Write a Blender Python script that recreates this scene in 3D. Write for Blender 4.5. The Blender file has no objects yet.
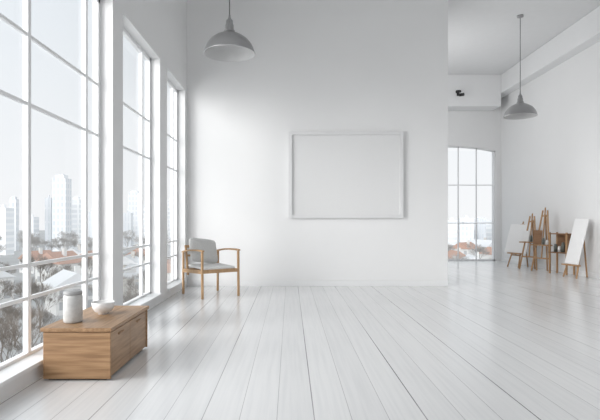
import bpy, bmesh, math, random
from mathutils import Vector, Matrix, Euler
random.seed(7)
C = bpy.context.scene.collection
# ------------------------------------------------------------------ materials
def mat(name, col, rough=0.6, metal=0.0, noise=0.0, nscale=8.0, stretch=(1,1,1), bump=0.0, spec=0.5, col2=None, lo=.3, hi=.7):
    m = bpy.data.materials.new(name); m.use_nodes = True
    nt = m.node_tree; b = nt.nodes['Principled BSDF']
    b.inputs['Roughness'].default_value = rough; b.inputs['Metallic'].default_value = metal
    b.inputs['Specular IOR Level'].default_value = spec
    tc = nt.nodes.new('ShaderNodeTexCoord'); mp = nt.nodes.new('ShaderNodeMapping')
    mp.inputs['Scale'].default_value = stretch
    n = nt.nodes.new('ShaderNodeTexNoise'); n.inputs['Scale'].default_value = nscale; n.inputs['Detail'].default_value = 5
    nt.links.new(tc.outputs['Object'], mp.inputs[0]); nt.links.new(mp.outputs[0], n.inputs['Vector'])
    r = nt.nodes.new('ShaderNodeValToRGB')
    if col2 is None: col2 = tuple(c*(1-noise) for c in col)
    r.color_ramp.elements[0].position = lo; r.color_ramp.elements[1].position = hi
    r.color_ramp.elements[0].color = (*col2, 1); r.color_ramp.elements[1].color = (*col, 1)
    nt.links.new(n.outputs['Fac'], r.inputs[0]); nt.links.new(r.outputs[0], b.inputs['Base Color'])
    if bump:
        bp = nt.nodes.new('ShaderNodeBump'); bp.inputs['Strength'].default_value = bump; bp.inputs['Distance'].default_value = 0.01
        nt.links.new(n.outputs['Fac'], bp.inputs['Height']); nt.links.new(bp.outputs[0], b.inputs['Normal'])
    return m
M_wall = mat('wall_paint', (.80,.803,.805), .75, noise=.02, nscale=1.5, bump=.02)
M_ceil = mat('ceiling_paint', (.74,.745,.75), .8, noise=.02)
M_frame = mat('window_frame_paint', (.84,.85,.86), .35, noise=.01)
M_frame4 = mat('grey_window_frame', (.80,.81,.82), .4, noise=.01)
M_trim = mat('trim_paint', (.80,.805,.81), .5, noise=.01)
M_oak = mat('oak_wood', (.40,.24,.125), .5, stretch=(1.0,10,14), nscale=3.2, col2=(.25,.138,.066), bump=.1, lo=.34, hi=.62)
M_oak_v = mat('oak_wood_side', (.41,.25,.135), .42, stretch=(14,1.0,14), nscale=3.2, col2=(.27,.155,.076), bump=.1, lo=.34, hi=.64)
M_gap_shade = mat('dark_gap', (.05,.035,.025), .8, noise=.1)
M_chairwood = mat('chair_oak', (.50,.32,.175), .45, stretch=(6,6,1.5), nscale=5, col2=(.40,.245,.125))
M_fabric = mat('grey_fabric', (.66,.66,.65), .95, noise=.10, nscale=60, bump=.2)
M_fabric2 = mat('pale_fabric', (.76,.76,.75), .95, noise=.08, nscale=60, bump=.2)
M_canvas = mat('blank_canvas', (.74,.743,.745), .9, noise=.02, nscale=80, bump=.05)
M_picframe = mat('grey_white_frame', (.71,.713,.718), .45, noise=.01)
M_lamp = mat('grey_enamel', (.36,.36,.365), .34, metal=.5, noise=.03)
M_lampin = mat('lamp_inner', (.62,.62,.62), .6, noise=.02)
M_cord = mat('cord', (.14,.14,.14), .6, noise=.1)
M_black = mat('black_plastic', (.02,.02,.02), .5, noise=.1)
M_ceramic = mat('speckled_ceramic', (.60,.60,.59), .35, noise=.15, nscale=40)
M_ceramic_d = mat('grey_lid', (.36,.36,.36), .4, noise=.1)
M_white = mat('white_ceramic', (.82,.81,.80), .25, noise=.02)
M_easel = mat('easel_wood', (.46,.28,.145), .55, stretch=(6,6,1.5), nscale=5, col2=(.34,.19,.09))
M_brown = mat('brown_board', (.30,.165,.085), .7, stretch=(1,1,8), nscale=4, col2=(.20,.105,.055))
M_white_canvas = mat('white_canvas', (.82,.82,.82), .85, noise=.02)
M_jar = mat('paint_jar_glaze', (.14,.15,.13), .4, noise=.2)

def glass_mat():
    m = bpy.data.materials.new('window_glass'); m.use_nodes = True; nt = m.node_tree
    nt.nodes.clear()
    o = nt.nodes.new('ShaderNodeOutputMaterial'); t = nt.nodes.new('ShaderNodeBsdfTransparent')
    g = nt.nodes.new('ShaderNodeBsdfGlossy'); g.inputs['Roughness'].default_value = .02
    t.inputs[0].default_value = (.98,.985,.99,1)
    mx = nt.nodes.new('ShaderNodeMixShader'); fr = nt.nodes.new('ShaderNodeLayerWeight'); fr.inputs[0].default_value = .5
    pw = nt.nodes.new('ShaderNodeMath'); pw.operation='POWER'; pw.inputs[1].default_value=5
    nt.links.new(fr.outputs['Facing'], pw.inputs[0])
    nt.links.new(pw.outputs[0], mx.inputs[0]); nt.links.new(t.outputs[0], mx.inputs[1]); nt.links.new(g.outputs[0], mx.inputs[2])
    nt.links.new(mx.outputs[0], o.inputs[0]); return m
M_glass = glass_mat()

def floor_mat():
    m = bpy.data.materials.new('white_floorboards'); m.use_nodes = True; nt = m.node_tree; L = nt.links.new
    b = nt.nodes['Principled BSDF']
    tc = nt.nodes.new('ShaderNodeTexCoord'); sp = nt.nodes.new('ShaderNodeSeparateXYZ'); cb = nt.nodes.new('ShaderNodeCombineXYZ')
    L(tc.outputs['Object'], sp.inputs[0]); L(sp.outputs['Y'], cb.inputs['X']); L(sp.outputs['X'], cb.inputs['Y'])
    def brick(rowh, bw, mort, c1, c2, cm, off=.37):
        k = nt.nodes.new('ShaderNodeTexBrick'); k.offset = off; k.inputs['Scale'].default_value = 1
        k.inputs['Row Height'].default_value = rowh; k.inputs['Brick Width'].default_value = bw
        k.inputs['Mortar Size'].default_value = mort; k.inputs['Mortar Smooth'].default_value = .1
        k.inputs['Color1'].default_value = (*c1,1); k.inputs['Color2'].default_value = (*c2,1); k.inputs['Mortar'].default_value = (*cm,1)
        return k
    k1 = brick(.20, 200, .0020, (.82,.823,.826), (.78,.783,.788), (.46,.46,.47))
    k2 = brick(.60, 200, .0040, (1,1,1), (1,1,1), (.28,.28,.29))
    mp0 = nt.nodes.new('ShaderNodeMapping'); mp0.inputs['Location'].default_value = (50,-.13+.6,0)
    L(cb.outputs[0], mp0.inputs[0]); L(mp0.outputs[0], k2.inputs['Vector']); L(mp0.outputs[0], k1.inputs['Vector'])
    mp = nt.nodes.new('ShaderNodeMapping'); mp.inputs['Scale'].default_value = (.6, 18, 1)
    n = nt.nodes.new('ShaderNodeTexNoise'); n.inputs['Scale'].default_value = 1.8; n.inputs['Detail'].default_value = 7
    L(cb.outputs[0], mp.inputs[0]); L(mp.outputs[0], n.inputs['Vector'])
    r = nt.nodes.new('ShaderNodeValToRGB'); r.color_ramp.elements[0].position=.3; r.color_ramp.elements[1].position=.58
    r.color_ramp.elements[0].color=(.92,.924,.93,1); r.color_ramp.elements[1].color=(1,1,1,1)
    L(n.outputs['Fac'], r.inputs[0])
    # paint fills the seams unevenly along their length
    mp3 = nt.nodes.new('ShaderNodeMapping'); mp3.inputs['Scale'].default_value = (.35, 3.3, 1)
    n3 = nt.nodes.new('ShaderNodeTexNoise'); n3.inputs['Scale'].default_value = 1.0; n3.inputs['Detail'].default_value = 3
    L(cb.outputs[0], mp3.inputs[0]); L(mp3.outputs[0], n3.inputs['Vector'])
    mr3 = nt.nodes.new('ShaderNodeMapRange'); mr3.inputs['From Min'].default_value=.38; mr3.inputs['From Max'].default_value=.60
    L(n3.outputs['Fac'], mr3.inputs['Value'])
    def mul(a, c, fac=None):
        x = nt.nodes.new('ShaderNodeMix'); x.data_type='RGBA'; x.blend_type='MULTIPLY'; x.inputs[0].default_value=1
        if fac is not None: L(fac, x.inputs[0])
        L(a, x.inputs[6]); L(c, x.inputs[7]); return x.outputs[2]
    jo = mul(k1.outputs['Color'], k2.outputs['Color'], mr3.outputs[0])
    o = mul(jo, r.outputs[0]); L(o, b.inputs['Base Color'])
    n2 = nt.nodes.new('ShaderNodeTexNoise'); n2.inputs['Scale'].default_value = .9; n2.inputs['Detail'].default_value=4
    L(tc.outputs['Object'], n2.inputs['Vector'])
    mr = nt.nodes.new('ShaderNodeMapRange'); mr.inputs['To Min'].default_value=.14; mr.inputs['To Max'].default_value=.26
    L(n2.outputs['Fac'], mr.inputs['Value']); L(mr.outputs[0], b.inputs['Roughness'])
    bp = nt.nodes.new('ShaderNodeBump'); bp.inputs['Strength'].default_value=.15; bp.inputs['Distance'].default_value=.002
    L(jo, bp.inputs['Height']); L(bp.outputs[0], b.inputs['Normal'])
    b.inputs['Specular IOR Level'].default_value=.65
    return m
M_floor = floor_mat()

# ------------------------------------------------------------------ helpers
def link(o, parent=None, m=None):
    C.objects.link(o)
    if parent: o.parent = parent
    if m: o.data.materials.append(m)
    return o
def mesh(name, vs, fs, m=None, parent=None, smooth=False):
    me = bpy.data.meshes.new(name); me.from_pydata([tuple(v) for v in vs], [], fs); me.update()
    bm = bmesh.new(); bm.from_mesh(me); bmesh.ops.recalc_face_normals(bm, faces=bm.faces); bm.to_mesh(me); bm.free()
    if smooth:
        for p in me.polygons: p.use_smooth = True
    return link(bpy.data.objects.new(name, me), parent, m)
def boxdata(bs):
    vs, fs = [], []
    for (a, b) in bs:
        k = len(vs)
        for x in (a[0], b[0]):
            for y in (a[1], b[1]):
                for z in (a[2], b[2]): vs.append((x,y,z))
        fs += [[k+i for i in f] for f in ((0,1,3,2),(4,6,7,5),(0,4,5,1),(2,3,7,6),(0,2,6,4),(1,5,7,3))]
    return vs, fs
def boxes(name, bs, m, parent=None, bevel=0):
    o = mesh(name, *boxdata(bs), m, parent)
    if bevel:
        md = o.modifiers.new('b', 'BEVEL'); md.width = bevel; md.segments = 3; md.limit_method='ANGLE'
    return o
def lathe(name, prof, m, parent=None, seg=40):
    vs, fs = [], []
    for r, z in prof:
        for i in range(seg):
            a = 2*math.pi*i/seg; vs.append((r*math.cos(a), r*math.sin(a), z))
    for j in range(len(prof)-1):
        for i in range(seg):
            fs.append([j*seg+i, j*seg+(i+1)%seg, (j+1)*seg+(i+1)%seg, (j+1)*seg+i])
    me = bpy.data.meshes.new(name); me.from_pydata(vs, [], fs)
    bm = bmesh.new(); bm.from_mesh(me); bmesh.ops.remove_doubles(bm, verts=bm.verts, dist=1e-5)
    bmesh.ops.recalc_face_normals(bm, faces=bm.faces); bm.to_mesh(me); bm.free()
    for p in me.polygons: p.use_smooth = True
    return link(bpy.data.objects.new(name, me), parent, m)
def tubedata(pts, rads, seg=10, sq=False):
    vs, fs = [], []; pts = [Vector(p) for p in pts]
    for i, p in enumerate(pts):
        d = (pts[min(i+1,len(pts)-1)] - pts[max(i-1,0)]).normalized()
        u = d.cross(Vector((0,0,1)) if abs(d.z) < .9 else Vector((0,1,0))).normalized(); w = d.cross(u).normalized()
        for k in range(seg):
            a = 2*math.pi*k/seg; vs.append(p + (u*math.cos(a)+w*math.sin(a))*rads[i])
    for i in range(len(pts)-1):
        for k in range(seg):
            fs.append([i*seg+k, i*seg+(k+1)%seg, (i+1)*seg+(k+1)%seg, (i+1)*seg+k])
    fs.append(list(range(seg))); fs.append([(len(pts)-1)*seg+k for k in range(seg)])
    return vs, fs
def tube(name, pts, rads, m, parent=None, seg=12):
    if not isinstance(rads, (list,tuple)): rads = [rads]*len(pts)
    return mesh(name, *tubedata(pts, rads, seg), m, parent, smooth=seg>6)
def bar(name, p, q, w, t, m, parent=None, side=(1,0,0), bevel=.003):
    p, q = Vector(p), Vector(q); d=(q-p).normalized(); s=Vector(side); s=(s-d*s.dot(d)).normalized(); n=d.cross(s)
    vs=[]
    for e in (p,q):
        for a,b in ((-1,-1),(1,-1),(1,1),(-1,1)): vs.append(e+s*a*w/2+n*b*t/2)
    o = mesh(name, vs, [[0,1,2,3],[4,5,6,7],[0,1,5,4],[1,2,6,5],[2,3,7,6],[3,0,4,7]], m, parent)
    md=o.modifiers.new('b','BEVEL'); md.width=bevel; md.segments=2
    return o
def pillow(name, size, m, parent=None, loc=(0,0,0), rot=(0,0,0), e1=.35, e2=.35, pinch=0):
    vs, fs = [], []; nu, nv = 40, 20
    pw = lambda c, e: math.copysign(abs(c)**e, c)
    for j in range(nv+1):
        v = -math.pi/2 + math.pi*j/nv
        for i in range(nu):
            u = 2*math.pi*i/nu
            x = pw(math.cos(v),e1)*pw(math.cos(u),e2); y = pw(math.cos(v),e1)*pw(math.sin(u),e2); z = pw(math.sin(v),.8)
            r = max(abs(x),abs(y)); z *= (1 - pinch*r**4)
            vs.append((x*size[0]/2, y*size[1]/2, z*size[2]/2))
    for j in range(nv):
        for i in range(nu): fs.append([j*nu+i, j*nu+(i+1)%nu, (j+1)*nu+(i+1)%nu, (j+1)*nu+i])
    me = bpy.data.meshes.new(name); me.from_pydata(vs, [], fs)
    bm = bmesh.new(); bm.from_mesh(me); bmesh.ops.remove_doubles(bm, verts=bm.verts, dist=1e-5)
    bmesh.ops.recalc_face_normals(bm, faces=bm.faces); bm.to_mesh(me); bm.free()
    for p in me.polygons: p.use_smooth=True
    o = link(bpy.data.objects.new(name, me), parent, m); o.location=loc; o.rotation_euler=rot
    return o
def root(name, loc, label, cat, rz=0, group=None):
    e = bpy.data.objects.new(name, None); e.empty_display_size=.1; e.location=loc; e.rotation_euler=(0,0,rz)
    C.objects.link(e); e['label']=label; e['category']=cat
    if group: e['group']=group
    return e
def tag(o, label, cat, group=None):
    o['label']=label; o['category']=cat
    if group: o['group']=group
    return o
def struct(o, label=None, cat=None):
    o['kind']='structure'
    if label: o['label']=label
    if cat: o['category']=cat
    return o

# ------------------------------------------------------------------ room
XL, XG, XO = -1.69, -1.81, -1.88      # inner wall plane, glass, outer
D, XP = 8.2, 2.59                     # back wall, its free end
XR, DF = 5.7, 13.5                    # right wall, far wall
Y0 = -2.5
ZC, ZA = 5.5, 4.86
struct(boxes('floor', [((XO,Y0,-.15),(XR+.2,DF+.3,0))], M_floor), 'white-washed wooden plank floor', 'floor')
struct(boxes('ceiling', [((XO,Y0,ZC),(XR+.2,D+.2,ZC+.2))], M_ceil), 'plain pale grey ceiling', 'ceiling')
struct(boxes('ceiling_alcove', [((1.0,D+.2,ZA),(XR+.2,DF+.3,ZA+.2))], M_ceil), 'pale ceiling of the side studio', 'ceiling')
wins = [(.75,4.77), (5.06,6.5), (6.87,8.05)]
ZB, ZT = .10, 3.17
bs = [((XO,Y0,0),(XL,wins[0][0],ZC))]
for i,(a,b) in enumerate(wins):
    bs += [((XO,a,0),(XL,b,ZB)), ((XO,a,ZT),(XL,b,ZC))]
    nx = wins[i+1][0] if i<2 else D
    bs += [((XO,b,0),(XL,nx,ZC))]
struct(boxes('wall_left', bs, M_wall), 'white wall with tall window openings', 'wall')
struct(boxes('wall_back', [((XO,D,0),(XP,D+.2,ZC))], M_wall), 'large plain white wall', 'wall')
struct(boxes('wall_header', [((XP,D,ZA),(XR,D+.2,ZC))], M_wall), 'white header above wide opening', 'wall')
struct(boxes('wall_right', [((XR,Y0,0),(XR+.2,DF+.3,ZC))], M_wall), 'long plain white wall', 'wall')
struct(boxes('wall_front', [((XO,Y0-.2,0),(XR+.2,Y0,ZC))], M_wall), 'plain white wall', 'wall')
struct(boxes('wall_inner', [((1.0,D+.2,0),(1.2,DF,ZA))], M_wall), 'white side wall of studio', 'wall')
struct(boxes('trim_1', [((XR-.25,D+.2,4.38),(XR,DF,ZA))], M_trim, bevel=.01), 'white boxed beam along wall top', 'beam')
struct(boxes('trim_2', [((1.2,DF-.6,4.04),(XR-.25,DF,ZA))], M_trim, bevel=.01), 'white dropped ceiling beam', 'beam')
struct(boxes('baseboard_back', [((XL,D-.018,0),(XP,D,.09))], M_trim, bevel=.004), 'low white skirting board', 'baseboard')
struct(boxes('baseboard_right', [((XR-.018,Y0,0),(XR,DF,.09))], M_trim, bevel=.004), 'low white skirting board', 'baseboard')

def window(idx, a, b, vbars, hbars):
    f = .045; x0, x1 = XG-.05, XG
    bx = [((x0,a,ZB),(x1,a+f,ZT)), ((x0,b-f,ZB),(x1,b,ZT)), ((x0,a,ZB),(x1,b,ZB+f)), ((x0,a,ZT-f),(x1,b,ZT))]
    for v in vbars: bx.append(((x0+.01,v-.02,ZB+f),(x1,v+.02,ZT-f)))
    for h in hbars: bx.append(((x0+.02,a+f,h-.013),(x1-.005,b-f,h+.013)))
    o = boxes('window_%d'%idx, bx, M_frame, bevel=.004); struct(o, 'tall white multi-pane window overlooking the city', 'window')
    xg=x0+.015
    g = mesh('glass', [(xg,a+f,ZB+f),(xg,b-f,ZB+f),(xg,b-f,ZT-f),(xg,a+f,ZT-f)], [[0,1,2,3]], M_glass, o)
    struct(boxes('trim_%d'%(idx+2), [((XG,a,ZB),(XL+.03,b,ZB+.025))], M_trim), 'low white window sill', 'window sill')
hb = [.52, .75, 1.87, 2.35]
window(1, *wins[0], [2.35,3.48,4.46], hb)
window(2, *wins[1], [6.15], hb)
window(3, *wins[2], [7.78], hb)

# far wall with shallow segmental arch opening
cx, hw, zs, zc = 4.33, 1.22, 2.97, 3.10
def arch(x):
    R = (hw*hw+(zc-zs)**2)/(2*(zc-zs)); return zc-R+math.sqrt(R*R-(x-cx)**2)
N=24; xs=[cx-hw+2*hw*i/N for i in range(N+1)]
vs,fs=boxdata([((1.2,DF,0),(cx-hw,DF+.25,ZA)),((cx+hw,DF,0),(XR,DF+.25,ZA))])
for i in range(N):
    k=len(vs); a,b=xs[i],xs[i+1]
    for y in (DF,DF+.25): vs+= [(a,y,arch(a)),(b,y,arch(b)),(b,y,ZA),(a,y,ZA)]
    fs+=[[k,k+1,k+2,k+3],[k+4,k+5,k+6,k+7],[k,k+1,k+5,k+4]]
struct(mesh('wall_far', vs, fs, M_wall), 'white wall with arched window opening', 'wall')
vs,fs=[],[]
ya,yb=DF+.04,DF+.08
def addb(bs):
    v,f=boxdata(bs); k=len(vs); vs.extend(v); fs.extend([[i+k for i in q] for q in f])
addb([((cx-hw,ya,0),(cx-hw+.035,yb,zs)),((cx+hw-.035,ya,0),(cx+hw,yb,zs)),((cx-hw,ya,0),(cx+hw,yb,.04))])
for vx in (3.62,4.56,5.05): addb([((vx-.012,ya,.04),(vx+.012,yb,arch(vx)))])
for hz in (1.02,2.05): addb([((cx-hw+.035,ya+.005,hz-.012),(cx+hw-.035,yb-.005,hz+.012))])
for i in range(N):
    k=len(vs); a,b=xs[i],xs[i+1]
    for y in (ya,yb): vs += [(a,y,arch(a)-.035),(b,y,arch(b)-.035),(b,y,arch(b)),(a,y,arch(a))]
    fs += [[k,k+1,k+2,k+3],[k+4,k+5,k+6,k+7],[k,k+1,k+5,k+4],[k+3,k+2,k+6,k+7]]
w4=struct(mesh('window_4', vs, fs, M_frame4),'pale grey arched multi-pane window','window')
mesh('glass',[(cx-hw+.03,ya+.02,.03),(cx+hw-.03,ya+.02,.03),(cx+hw-.03,ya+.02,zs),(cx-hw+.03,ya+.02,zs)],[[0,1,2,3]],M_glass,w4)

# ------------------------------------------------------------------ coffee table chest
T = root('coffee_table', (-1.41,3.735,0), 'low oak chest coffee table with drawers beside the window','table')
w,l,h = .455,.87,.352
boxes('body', [((-w/2+.012,-l/2+.012,.03),(w/2-.026,l/2-.012,h-.03))], M_oak_v, T, .002)
boxes('table_top', [((-w/2-.006,-l/2-.010,h-.026),(w/2+.006,l/2+.008,h))], M_oak_v, T, .003)
boxes('plinth', [((-w/2+.03,-l/2+.03,0),(w/2-.04,l/2-.03,.03))], M_gap_shade, T)  # recessed base in near-black, the shade under the chest put into its colour
boxes('end_panel', [((-w/2+.006,-l/2+.003,.012),(w/2-.004,-l/2+.021,h-.031))], M_oak, T, .003)
boxes('end_panel', [((-w/2+.006,l/2-.021,.012),(w/2-.004,l/2-.003,h-.031))], M_oak, T, .003)
for a,b in ((-l/2+.025,-.002),(.002,l/2-.025)):
    d=boxes('drawer', [((w/2-.026,a,.020),(w/2-.012,b,h-.040))], M_oak_v, T, .002)
    m_=(a+b)/2
    boxes('handle', [((w/2-.014,m_-.05,h-.085),(w/2-.004,m_+.05,h-.073))], M_oak, d, .002)

J = root('canister', (-1.515,3.49,h), 'pale speckled ceramic canister with grey lid on the coffee table','canister')
lathe('body', [(0,0),(.054,0),(.060,.004),(.064,.02),(.064,.175),(.061,.188),(.056,.194),(0,.194)], M_ceramic, J)
lathe('lid', [(0,.194),(.060,.194),(.062,.198),(.062,.212),(.057,.218),(.02,.222),(0,.222)], M_ceramic_d, J)
B = lathe('bowl', [(0,0),(.036,0),(.038,.010),(.062,.022),(.078,.048),(.086,.092),(.083,.093),(.074,.050),(.055,.028),(0,.020)], M_white, None)
B.location=(-1.42,3.80,h); tag(B,'small white ceramic bowl on the coffee table','bowl')

# ------------------------------------------------------------------ armchair
A = root('armchair', (-1.14,7.2,0), 'oak-framed armchair with pale grey cushions near the window','chair', math.radians(35.5))
W,L_ = .60,.66
for sx in (-1,1):
    x=sx*(W/2-.02)
    bar('leg',(x,-L_/2+.02,0),(x,-L_/2+.03,.64),.032,.032,M_chairwood,A,bevel=.008)
    bar('leg',(x,L_/2+.0,0),(x,L_/2-.01,.61),.032,.032,M_chairwood,A,bevel=.008)
    pts=[(-L_/2+.0,.652,.022),(-L_/2+.10,.658,.026),(-.05,.656,.025),(.10,.648,.022),(L_/2-.10,.634,.019),(L_/2+.03,.612,.017)]
    vs=[];fs=[]
    for y,z,ww in pts:
        for a,b in ((-1,-1),(1,-1),(1,1),(-1,1)): vs.append((x+a*ww, y, z+b*.012))
    n_=len(pts)
    for i in range(n_-1):
        for k in range(4): fs.append([i*4+k,i*4+(k+1)%4,i*4+4+(k+1)%4,i*4+4+k])
    fs += [[0,1,2,3],[(n_-1)*4+k for k in range(4)]]
    o=mesh('armrest',vs,fs,M_chairwood,A,True); md=o.modifiers.new('b','BEVEL'); md.width=.007; md.segments=3
    bar('side_rail',(x,-L_/2+.035,.365),(x,L_/2-.01,.345),.022,.05,M_chairwood,A)
bar('front_rail',(-W/2+.02,-L_/2+.025,.37),(W/2-.02,-L_/2+.025,.37),.05,.022,M_chairwood,A,side=(0,0,1))
bar('rear_rail',(-W/2+.02,L_/2-.01,.345),(W/2-.02,L_/2-.01,.345),.05,.022,M_chairwood,A,side=(0,0,1))
bf=boxes('backrest_frame',[((-W/2+.05,-.012,0),(-W/2+.08,.012,.44)),((W/2-.08,-.012,0),(W/2-.05,.012,.44)),((-W/2+.05,-.013,.40),(W/2-.05,.013,.44)),
   ((-W/2+.08,-.01,.12),(W/2-.08,.01,.15)),((-W/2+.08,-.01,.27),(W/2-.08,.01,.30))],M_chairwood,A,.004)
bf.location=(0,L_/2-.07,.28); bf.rotation_euler=(math.radians(-12),0,0)
pillow('seat_cushion',(W-.09,L_-.10,.045),M_fabric2,A,(0,-.02,.412),(math.radians(2),0,0),.2,.2)
pillow('back_cushion',(W-.13,.37,.13),M_fabric,A,(-.03,L_/2-.155,.632),(math.radians(68),math.radians(7),math.radians(9)),.30,.30,.55)

# ------------------------------------------------------------------ picture on the wall
P = root('picture_frame', (.912,D,1.82), 'large blank canvas in thin pale frame on the wall','picture frame')
pw,ph,ft=.935,.705,.055
def frame_bx(pw,ph,ft,d): return [((-pw,-d,-ph),(-pw+ft,0,ph)),((pw-ft,-d,-ph),(pw,0,ph)),((-pw+ft,-d,ph-ft),(pw-ft,0,ph)),((-pw+ft,-d,-ph),(pw-ft,0,-ph+ft))]
boxes('frame', frame_bx(pw,ph,ft,.06), M_picframe, P)
boxes('canvas', [((-pw+ft,-.03,-ph+ft),(pw-ft,-.005,ph-ft))], M_canvas, P)

# ------------------------------------------------------------------ pendants
def pendant(x,y,zr,ztop,R,label):
    e=root('pendant_lamp',(x,y,zr),label,'lamp',group='dome pendant lamps')
    s=R/.28
    o=[(.28,0),(.283,.006),(.276,.018),(.268,.05),(.245,.10),(.205,.150),(.150,.190),(.100,.215),(.066,.232),(.056,.245)]
    i=[(r-.006,z-.003) for r,z in reversed(o)]
    lathe('lamp_shade',[(a*s,b*s) for a,b in o+[(.05,.245)]],M_lamp,e)
    lathe('shade_lining',[(a*s,b*s) for a,b in i+[(.28,0)]],M_lampin,e)
    lathe('lamp_cap',[(a*s,b*s) for a,b in [(.0,.243),(.058,.243),(.060,.25),(.052,.262),(.046,.27),(.046,.315),(.038,.325),(.036,.365),(.022,.38),(.012,.40),(.010,.43),(0,.43)]],M_lamp,e)
    lathe('bulb',[(a*s,b*s) for a,b in [(0,.10),(.02,.105),(.032,.13),(.026,.165),(.018,.18),(.018,.235),(0,.235)]],M_lampin,e)
    tube('cord',[(0,0,.42*s),(0,0,ztop-zr-.02)],.006,M_cord,e)
    lathe('ceiling_rose',[(0,ztop-zr),(.06,ztop-zr),(.055,ztop-zr-.03),(.012,ztop-zr-.045),(0,ztop-zr-.045)],M_lamp,e)
pendant(-.665,5.5,2.90,ZC,.28,'grey metal dome pendant lamp hanging on black cord')
pendant(4.25,9.23,3.0,ZA,.29,'grey metal dome pendant lamp on long cord in the studio')

# black spotlight on the dropped beam
S = root('ceiling_spotlight',(4.33,12.9,4.34),'small black twin spotlight fixed to the studio beam','spotlight')
boxes('mount',[((-.03,-.03,-.04),(.03,0,.04))],M_black,S,.005)
tube('arm',[(0,-.03,0),(0,-.11,-.01)],.012,M_black,S)
for dx,z,ry,rz in ((.03,-.05,80,0),(-.02,.045,-100,20)):
    o=lathe('spot_head',[(0,0),(.032,0),(.036,.02),(.040,.12),(.034,.12),(.03,.03),(0,.03)],M_black,S,20)
    o.location=(dx-.04*(1 if dx>0 else -1),-.14,z); o.rotation_euler=(0,math.radians(ry),math.radians(rz))

# ------------------------------------------------------------------ easels and boards
def easel(x,y,rz,hh,label,tray=.5,spread=.20,k=.143,foot=.27):
    e=root('easel',(x,y,0),label,'easel',math.radians(rz),'wooden studio easels')
    for s in (-1,1): bar('front_leg',(s*spread,0,0),(s*.05,hh*k,hh),.032,.018,M_easel,e,side=(1,0,0))
    bar('back_leg',(0,foot,0),(0,hh*.93*k+.03,hh*.93),.030,.018,M_easel,e)
    bar('mast',(0,.28*k-.0,.28),(0,(hh+.06)*k,hh+.06),.026,.018,M_easel,e)
    bar('crossbar',(-spread*.8,.28*k,.28),(spread*.8,.28*k,.28),.03,.02,M_easel,e,side=(0,0,1))
    bar('crossbar',(-.08,(hh-.12)*k,hh-.12),(.08,(hh-.12)*k,hh-.12),.03,.02,M_easel,e,side=(0,0,1))
    bar('tray',(-.22,tray*k-.04,tray),(.22,tray*k-.04,tray),.025,.07,M_easel,e,side=(0,0,1))
    return e
def board(x,y,rz,w,h,z0,m,name,label,cat,k=.143,dx=0):
    o=boxes(name,[((-w/2,-.02,0),(w/2,0,h))],m,None,.003)
    a=math.radians(rz); yy=z0*k-.018
    o.location=(x-yy*math.sin(a)+dx*math.cos(a), y+yy*math.cos(a)+dx*math.sin(a), z0+.014); o.rotation_euler=(-math.atan(k),0,a)
    return tag(o,label,cat)
def jar_at(x,y,z,r,hh,m,lab,grp='paint jars on easel tray'):
    o=lathe('paint_jar',[(0,0),(r,0),(r,hh*.75),(r*.7,hh*.85),(r*.75,hh),(0,hh)],m,None,16)
    o.location=(x,y,z); tag(o,lab,'jar',grp)
def jar(x,y,rz,dx,tray,r,hh,m,lab,k=.143):
    a=math.radians(rz); yy=tray*k-.052
    jar_at(x-yy*math.sin(a)+dx*math.cos(a), y+yy*math.cos(a)+dx*math.sin(a), tray+.0135, r,hh,m,lab)
easel(5.17,11.60,-74,1.0,'wooden easel holding a leaning white canvas by the wall',.32,.18,.28,.42)
board(5.17,11.60,-74,.70,.68,.32,M_white_canvas,'canvas','blank white canvas leaning on an easel','canvas',.28)
easel(5.26,11.05,-56,1.18,'slim wooden easel with small items beside the wall',.60)
board(5.26,11.05,-56,.15,.24,.60,M_white_canvas,'canvas','small blank canvas standing on wooden easel','canvas',dx=-.09)
jar(5.26,11.05,-56,.05,.60,.028,.14,M_jar,'small dark paint jar on the easel tray'); jar(5.26,11.05,-56,.13,.60,.024,.09,M_white,'small white paint jar on the easel tray')
easel(5.31,10.60,-56,1.30,'tall wooden easel carrying a brown board',.56,.2)
board(5.31,10.60,-56,.18,.30,.56,M_brown,'painting_board','narrow brown wooden board on an easel','board',dx=-.10)
jar(5.31,10.60,-56,.05,.56,.026,.14,M_jar,'small dark paint jar on the easel tray'); jar(5.31,10.60,-56,.13,.56,.026,.10,M_white,'small white paint jar on the easel tray')
# small open wooden shelf with paint things
sx_,sy_=5.49,10.10
SH=root('wooden_shelf',(sx_,sy_,0),'small open brown wooden shelf holding paint jars by the wall','shelf',math.radians(-70))
for a in (-1,1):
    for b in (-1,1): bar('leg',(a*.20,b*.10,0),(a*.20,b*.10,.84),.03,.03,M_easel,SH)
for z in (.42,.80): boxes('shelf_board',[((-.22,-.12,z),(.22,.12,z+.02))],M_brown,SH,.003)
boxes('back_panel',[((-.185,.09,.442),(.185,.10,.798))],M_brown,SH)
ca,sa=math.cos(math.radians(-70)),math.sin(math.radians(-70))
for dx,r,hh,m,lab in ((-.13,.035,.16,M_jar,'dark paint jar on the wooden shelf'),(-.04,.03,.12,M_white,'white paint jar on the wooden shelf'),(.05,.035,.20,M_jar,'tall dark paint jar on the wooden shelf'),(.13,.03,.10,M_brown,'small brown paint jar on the wooden shelf')):
    jar_at(sx_+dx*ca+.02*sa, sy_+dx*sa-.02*ca, .4405, r,hh,m,lab,'paint jars on wooden shelf')
easel(5.27,9.42,-82,1.0,'wooden easel holding tall white canvas near the wall',.24,.18,.26,.36)
board(5.27,9.42,-82,.36,.88,.24,M_white_canvas,'canvas','tall blank white canvas on wooden easel','canvas',.26)

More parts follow.
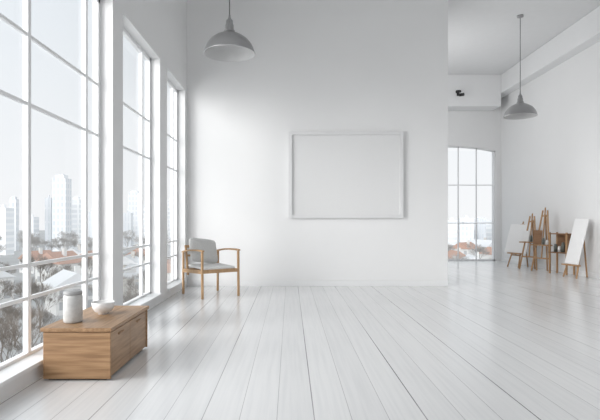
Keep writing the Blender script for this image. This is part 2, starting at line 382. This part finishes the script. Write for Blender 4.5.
# ------------------------------------------------------------------ city outside (misty winter day, haze put into the pale colours)
GZ=-14
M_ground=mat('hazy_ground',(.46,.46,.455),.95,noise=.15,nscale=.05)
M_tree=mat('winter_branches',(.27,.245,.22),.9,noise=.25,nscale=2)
M_treefar=mat('hazy_branches',(.42,.405,.39),.9,noise=.12,nscale=2)  # paler copy for far trees, mist mixed into the colour
M_hw=mat('house_wall',(.64,.64,.63),.9,noise=.08); M_hw2=mat('house_wall_tan',(.56,.54,.51),.9,noise=.08)
M_pane=mat('house_pane',(.38,.39,.40),.5,noise=.1)
M_r1=mat('roof_red',(.47,.31,.25),.9,noise=.12,nscale=3); M_r2=mat('roof_grey',(.46,.47,.48),.9,noise=.12,nscale=3); M_r3=mat('roof_snow',(.66,.67,.68),.9,noise=.06)
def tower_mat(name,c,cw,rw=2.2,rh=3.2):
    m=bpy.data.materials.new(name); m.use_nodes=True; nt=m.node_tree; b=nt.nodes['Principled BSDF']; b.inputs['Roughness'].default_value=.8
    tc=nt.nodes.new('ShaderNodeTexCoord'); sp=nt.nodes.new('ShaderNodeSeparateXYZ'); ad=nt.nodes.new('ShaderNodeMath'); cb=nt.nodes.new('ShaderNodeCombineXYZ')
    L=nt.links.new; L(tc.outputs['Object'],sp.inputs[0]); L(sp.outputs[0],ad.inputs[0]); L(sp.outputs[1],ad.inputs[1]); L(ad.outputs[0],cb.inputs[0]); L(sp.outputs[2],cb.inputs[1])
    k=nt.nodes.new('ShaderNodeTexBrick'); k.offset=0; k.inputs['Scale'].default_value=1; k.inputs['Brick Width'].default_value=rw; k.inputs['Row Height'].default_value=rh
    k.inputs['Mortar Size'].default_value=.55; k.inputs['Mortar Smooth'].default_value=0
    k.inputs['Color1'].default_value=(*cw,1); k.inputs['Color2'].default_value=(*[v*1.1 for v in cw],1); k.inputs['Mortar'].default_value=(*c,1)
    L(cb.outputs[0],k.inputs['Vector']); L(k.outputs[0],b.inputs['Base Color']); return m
M_t1=tower_mat('tower_pale',(.72,.735,.75),(.59,.62,.65)); M_t2=tower_mat('tower_white',(.80,.81,.82),(.67,.69,.71),9,2.8); M_t3=tower_mat('tower_blue',(.69,.71,.735),(.60,.63,.66),1.8,7.5)  # facade colours faded to carry the distance haze
g=boxes('city_ground',[((-700,-60,GZ-1),(700,900,GZ))],M_ground); tag(g,'hazy pale city ground outside the building','ground'); g['kind']='stuff'
def P_(px,dep): return ((px-290)/500*dep, dep)
placed=[]
def free(x,y,r):
    for a,b,c in placed:
        if math.hypot(x-a,y-b)<r+c: return False
    placed.append((x,y,r)); return True
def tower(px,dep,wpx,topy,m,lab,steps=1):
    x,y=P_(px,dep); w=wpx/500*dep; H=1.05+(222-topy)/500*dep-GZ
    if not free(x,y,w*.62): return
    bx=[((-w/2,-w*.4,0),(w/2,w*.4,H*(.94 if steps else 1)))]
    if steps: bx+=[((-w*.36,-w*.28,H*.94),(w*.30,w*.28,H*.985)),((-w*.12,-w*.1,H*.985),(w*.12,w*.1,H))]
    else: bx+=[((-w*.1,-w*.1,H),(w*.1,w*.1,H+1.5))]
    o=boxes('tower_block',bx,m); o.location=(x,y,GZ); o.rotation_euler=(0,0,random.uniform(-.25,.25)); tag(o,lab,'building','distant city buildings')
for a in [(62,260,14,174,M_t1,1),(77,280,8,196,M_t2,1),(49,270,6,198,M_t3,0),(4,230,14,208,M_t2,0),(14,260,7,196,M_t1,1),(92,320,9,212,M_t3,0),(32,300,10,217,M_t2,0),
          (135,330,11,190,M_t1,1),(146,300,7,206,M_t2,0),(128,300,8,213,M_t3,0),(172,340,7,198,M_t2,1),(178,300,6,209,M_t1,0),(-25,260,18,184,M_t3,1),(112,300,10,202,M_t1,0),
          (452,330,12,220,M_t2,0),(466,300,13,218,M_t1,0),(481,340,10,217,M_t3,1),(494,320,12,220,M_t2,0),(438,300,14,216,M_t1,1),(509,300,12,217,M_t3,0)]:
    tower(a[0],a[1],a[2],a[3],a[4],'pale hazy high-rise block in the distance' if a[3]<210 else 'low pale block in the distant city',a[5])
pane_me=bpy.data.meshes.new('house_window'); pane_me.from_pydata(*(lambda d:(d[0],[],d[1]))(boxdata([((-.55,-.06,0),(.55,.02,1.3))]))); pane_me.materials.append(M_pane)
def house(px,dep,w,l,h,mw,mr,rz,lab):
    x,y=P_(px,dep)
    if not free(x,y,math.hypot(w+.8,l+.8)/2): return
    e=root('house',(x,y,GZ),lab,'house',rz,'suburban houses')
    boxes('walls',[((-w/2,-l/2,0),(w/2,l/2,h))],mw,e)
    r=w*.34
    mesh('roof',[(-w/2-.4,-l/2-.4,h),(w/2+.4,-l/2-.4,h),(w/2+.4,l/2+.4,h),(-w/2-.4,l/2+.4,h),(0,-l/2-.4,h+r),(0,l/2+.4,h+r)],[[0,1,4],[2,3,5],[0,4,5,3],[1,2,5,4],[0,1,2,3]],mr,e)
    for i in range(3):
        for f in (.18,.6):
            o=bpy.data.objects.new('house_window',pane_me); o.location=(-w/2+(i+.5)*w/3,-l/2,h*f); C.objects.link(o); o.parent=e
    boxes('chimney',[((w*.12,-.4,h+r*.4),(w*.12+.8,.4,h+r+.8))],mw,e)
cols=[(M_hw,M_r1,'pale house with red tiled roof'),(M_hw,M_r3,'white house with pale snowy roof'),(M_hw2,M_r2,'tan house with grey pitched roof'),(M_hw,M_r1,'pale house with red tiled roof'),(M_hw2,M_r3,'tan house with pale snowy roof')]
hs=[(60,120),(88,125),(20,120),(38,150),(75,160),(5,140),(-10,95),(45,100),(92,150),(128,120),(140,150),(149,115),(133,175),(168,130),(176,150),(108,125),(70,85),(140,95),(173,110),(-30,120),
    (455,150),(472,130),(488,150),(465,190),(483,200),(496,170),(450,115),(500,125),(478,105)]
for i,(px,dp) in enumerate(hs):
    c=cols[i%5]; house(px,dp,random.uniform(6,8),random.uniform(7,10),random.uniform(4,5.5),c[0],c[1],random.uniform(-.9,.9),c[2]+' among winter trees')
def treemesh(seed,m,trunk=.15):
    rnd=random.Random(seed); vs,fs=[],[]
    def br(p,d,L,r,n):
        q=p+d*L
        u=d.cross(Vector((.3,.2,1))).normalized(); w=d.cross(u)
        k=len(vs)
        for e,rr in ((p,r),(q,r*.65)):
            for t in range(3):
                a=t*2.094; vs.append(e+(u*math.cos(a)+w*math.sin(a))*rr)
        for t in range(3): fs.append([k+t,k+(t+1)%3,k+3+(t+1)%3,k+3+t])
        if n==0: return
        for t in range(3):
            dd=(d+Vector((rnd.uniform(-1,1),rnd.uniform(-1,1),rnd.uniform(-.3,.8)))*.65).normalized()
            br(p+d*L*rnd.uniform(.6,1),dd,L*rnd.uniform(.66,.84),max(r*.56,.010),n-1)
    br(Vector((0,0,0)),Vector((0,0,1)),2.2,trunk,7)
    me=bpy.data.meshes.new('bare_tree'); me.from_pydata([tuple(v) for v in vs],[],fs); me.materials.append(m); return me
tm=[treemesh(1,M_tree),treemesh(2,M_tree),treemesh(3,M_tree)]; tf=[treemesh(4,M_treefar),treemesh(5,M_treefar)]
def tree(px,dep,s,far):
    x,y=P_(px,dep)
    if not free(x,y,3.5*s): return
    o=bpy.data.objects.new('bare_tree',random.choice(tf if far else tm)); o.location=(x,y,GZ); o.rotation_euler=(0,0,random.uniform(0,6)); o.scale=(s,s,s*random.uniform(.9,1.1))
    C.objects.link(o); tag(o,'leafless hazy winter tree' if far else 'grey-brown leafless winter tree','tree','bare winter trees')
for px,dp in [(5,42),(28,50),(52,44),(-38,40),(75,54),(92,48),(15,60),(62,62),(40,68),(130,60),(145,66),(172,80),(112,55)]: tree(px,dp,random.uniform(.8,1.0),False)
for i in range(120): tree(random.uniform(-30,185), random.uniform(70,140), random.uniform(.9,1.2), False)
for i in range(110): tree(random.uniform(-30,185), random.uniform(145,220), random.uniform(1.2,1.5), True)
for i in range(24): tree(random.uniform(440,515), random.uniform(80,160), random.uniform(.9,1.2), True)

# ------------------------------------------------------------------ world, light, camera
wd=bpy.data.worlds.new('sky'); bpy.context.scene.world=wd; wd.use_nodes=True; nt=wd.node_tree; bg=nt.nodes['Background']
tc=nt.nodes.new('ShaderNodeTexCoord'); sp=nt.nodes.new('ShaderNodeSeparateXYZ'); r=nt.nodes.new('ShaderNodeValToRGB')
nt.links.new(tc.outputs['Generated'],sp.inputs[0]); nt.links.new(sp.outputs['Z'],r.inputs[0]); nt.links.new(r.outputs[0],bg.inputs[0])
r.color_ramp.elements[0].position=0; r.color_ramp.elements[0].color=(.92,.93,.94,1)
r.color_ramp.elements[1].position=.6; r.color_ramp.elements[1].color=(.78,.85,.91,1)
bg.inputs['Strength'].default_value=1.04
def light(name,typ,loc,d,energy,**k):
    ld=bpy.data.lights.new(name,typ); ld.energy=energy
    for a,b in k.items(): setattr(ld,a,b)
    o=bpy.data.objects.new(name,ld); o.location=loc; o.rotation_euler=Vector(d).to_track_quat('-Z','Y').to_euler(); C.objects.link(o); return o
light('sun','SUN',(-10,-5,12),(.84,.50,-.22),2.5,angle=math.radians(36),color=(1,.985,.965))
light('outdoor_sun','SUN',(10,-5,12),(-.45,.8,-.35),1.5,angle=math.radians(20),color=(1,.99,.98))  # second sun added to brighten the building fronts outside
light('window_glow','AREA',(-4.8,3.4,2.2),(3.6,4.6,-.4),270,shape='DISK',size=4.6,color=(1,.995,.985))  # unseen lamp added outside the windows for a glow on the back wall
light('studio_light','AREA',(2.2,-2.0,2.8),(0,1,-.3),98,shape='RECTANGLE',size=6.5,size_y=3.2)  # unseen area lamp added behind the camera to brighten the room
light('studio_light_alcove','AREA',(2.2,10.8,3.0),(1,0,-.1),54,shape='RECTANGLE',size=2.5,size_y=2.5)  # unseen area lamp added to lift the side studio
cd=bpy.data.cameras.new('camera'); cam=bpy.data.objects.new('camera',cd); C.objects.link(cam); cam.location=(0,0,1.05); cam.rotation_euler=(math.pi/2,0,0)
cd.lens=30; cd.sensor_width=36; cd.shift_x=10/600; cd.shift_y=12/600; cd.clip_end=2000
bpy.context.scene.camera=cam
vs_=bpy.context.scene.view_settings; vs_.view_transform='Standard'; vs_.look='None'; vs_.exposure=0
